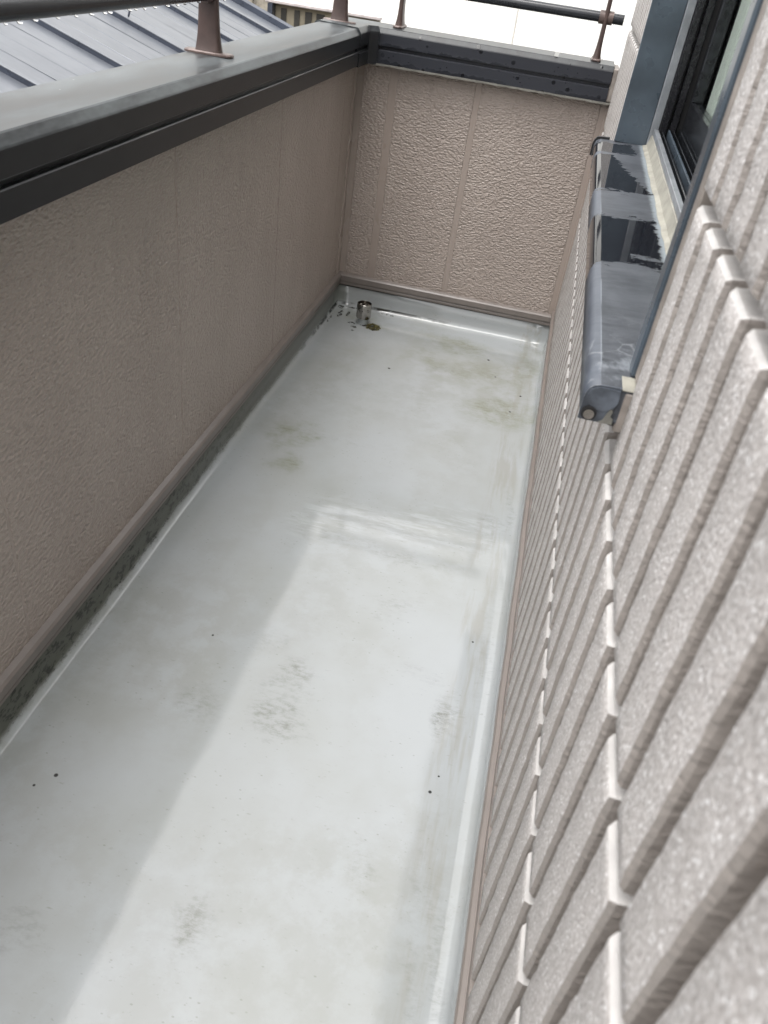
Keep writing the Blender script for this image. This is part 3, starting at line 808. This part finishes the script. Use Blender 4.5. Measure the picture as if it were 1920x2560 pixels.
# ------------------------------------------------------------------ neighbouring house: standing-seam metal roof
TH = math.radians(18)
RX, RZ = -.985, .687                     # a point of the roof plane; it falls towards +X
def rp(x, y, h=0.0):                     # point on the roof at plan x, lifted h along its normal
    return (x + h * math.sin(TH), y, RZ - (x - RX) * math.tan(TH) + h * math.cos(TH))
nb = empty('neighbour_house', (-3, 2.5, -3.4), label="neighbouring house with grey standing seam metal roof beyond the left parapet", cat="house")
XE, XT, YV, SP = -.62, -5.2, 5.20, .5785
seams = [3.193 + SP * k for k in range(-9, 4)]
edges = [seams[0] - SP] + seams + [YV]
rfs = empty('roof', (-3, 2, .8)); parent(rfs, nb)
for a, b in zip(edges, edges[1:]):
    bm = bmesh.new()
    cs_ = [(a, 0)]
    for q in (.27, .5, .73):
        c_ = a + (b - a) * q
        if b - a > .4: cs_ += [(c_ - .0055, 0), (c_ - .002, .0013), (c_ + .002, .0013), (c_ + .0055, 0)]
    cs_.append((b, 0))
    nX = 14; vv = []
    rnd = random.Random(int(a * 100))
    for i in range(nX + 1):
        x = XE + (XT - XE) * i / nX
        vv.append([bm.verts.new(rp(x, y + (rnd.uniform(-.006, .006) if 0 < q_ < len(cs_) - 1 else 0), h + (rnd.uniform(-.0012, .0012) if 0 < q_ < len(cs_) - 1 else 0))) for q_, (y, h) in enumerate(cs_)])
    for r0, r1 in zip(vv, vv[1:]):
        for k in range(len(cs_) - 1): bm.faces.new((r0[k], r0[k + 1], r1[k + 1], r1[k]))
    obj('roof_pan', bm, M['roof'], rfs)
for y in seams:
    pr = [(-.010, -.002), (-.010, .017), (.010, .017), (.010, -.002)]
    ba = obj('batten', sweep([[rp(XE, y + u, h) for u, h in pr], [rp(XT, y + u, h) for u, h in pr]], True, True), M['roof_edge'], rfs)  # batten sides in darker metal: their shade put into the colour
    pr = [(-.0125, .0172), (-.0125, .0200), (-.010, .0215), (.010, .0215), (.0125, .0200), (.0125, .0172)]
    obj('batten_cap', sweep([[rp(XE, y + u, h) for u, h in pr], [rp(XT, y + u, h) for u, h in pr]], True, True), M['roof'], rfs)
pr = [(-.012, -.05), (-.012, .030), (.03, .036), (.038, .03), (.038, -.10), (.03, -.10)]
obj('verge_trim', sweep([[rp(XE, YV + u, h) for u, h in pr], [rp(XT, YV + u, h) for u, h in pr]], True, True), M['roof_edge'], rfs)
# small wire snow guard standing on a seam
sg = bmesh.new(); p = lambda dy, h: Vector(rp(-1.262, 3.83 + dy, h))
q1, q2 = Vector(rp(-1.30, 3.79, .021)), Vector(rp(-1.235, 3.79, .021))
q1u, q2u = Vector(rp(-1.30, 3.79, .060)), Vector(rp(-1.235, 3.79, .060))
for a, b in ((q1, q1u), (q1u, q2u), (q2u, q2)): tube(a, b, .0042, 8, sg)
obj('snow_guard', sg, M['roof_edge'], rfs)
obj('gutter', tube(rp(XE + .05, seams[0] - SP, -.05), rp(XE + .05, YV, -.05), .05, 14), M['roof_edge'], rfs, smooth=True)
obj('wall', box(-8, -.95, -2.5, 5.05, -3.4, .40), M['beige'], nb)

# ------------------------------------------------------------------ buildings beyond the far end
wb = empty('white_building', (2, 10.5, -3.4), label="bright white building with panel joint, beyond the far handrail", cat="building")
jx = .03
edges_x = [-9, -5.2, jx - .02, 4.2, 9.0]
for a, b in zip(edges_x, edges_x[1:]):
    obj('wall_panel', box(a + .006, b - .006, 10.0, 10.2, -3.4, 4.5, .01), M['white_wall'], wb)
obj('joint_backing', box(-8.98, 8.98, 10.03, 10.18, -3.4, 4.48), M['white_joint'], wb)
bb = empty('balcony_block', (-1.2, 7.2, -3.4), label="beige neighbouring building with row of dark openings below a pale top edge", cat="building")
obj('wall', box(-1.66, -.82, 7.06, 7.10, -3.4, .655), M['beige'], bb)
obj('wall', box(-1.70, -1.662, 6.98, 7.09, -3.4, .655), M['roof_edge'], bb)
for x0, x1 in ((-1.612, -1.569), (-1.503, -1.460), (-1.414, -1.362), (-1.323, -1.258), (-1.19, -1.12)):
    obj('opening', box(x0, x1, 7.052, 7.062, -1.5, .630), M['beige_dk'], bb)
obj('top_capping', box(-1.725, -.80, 6.99, 7.07, .657, .682, .005), M['cap_pale'], bb)
lo = empty('low_wall', (-.3, 7.4, -3.4), label="low cream boundary wall just right of the beige building", cat="wall")
obj('wall', box(-.62, -.10, 7.30, 7.33, -3.4, .50), M['beige'], lo)
obj('capping', box(-.64, -.06, 7.27, 7.34, .502, .54, .005), M['cream_cap'], lo)
sb = empty('weathered_wall', (-3, 9, -3.4), label="weathered brown board wall standing behind the metal roof", cat="wall")
for i in range(8):
    x0 = -3.95 + i * .20
    obj('board', box(x0, x0 + .192, 9.0, 9.05, -3.4, 1.4 + .03 * (i % 3), .006), M['wood'], sb)
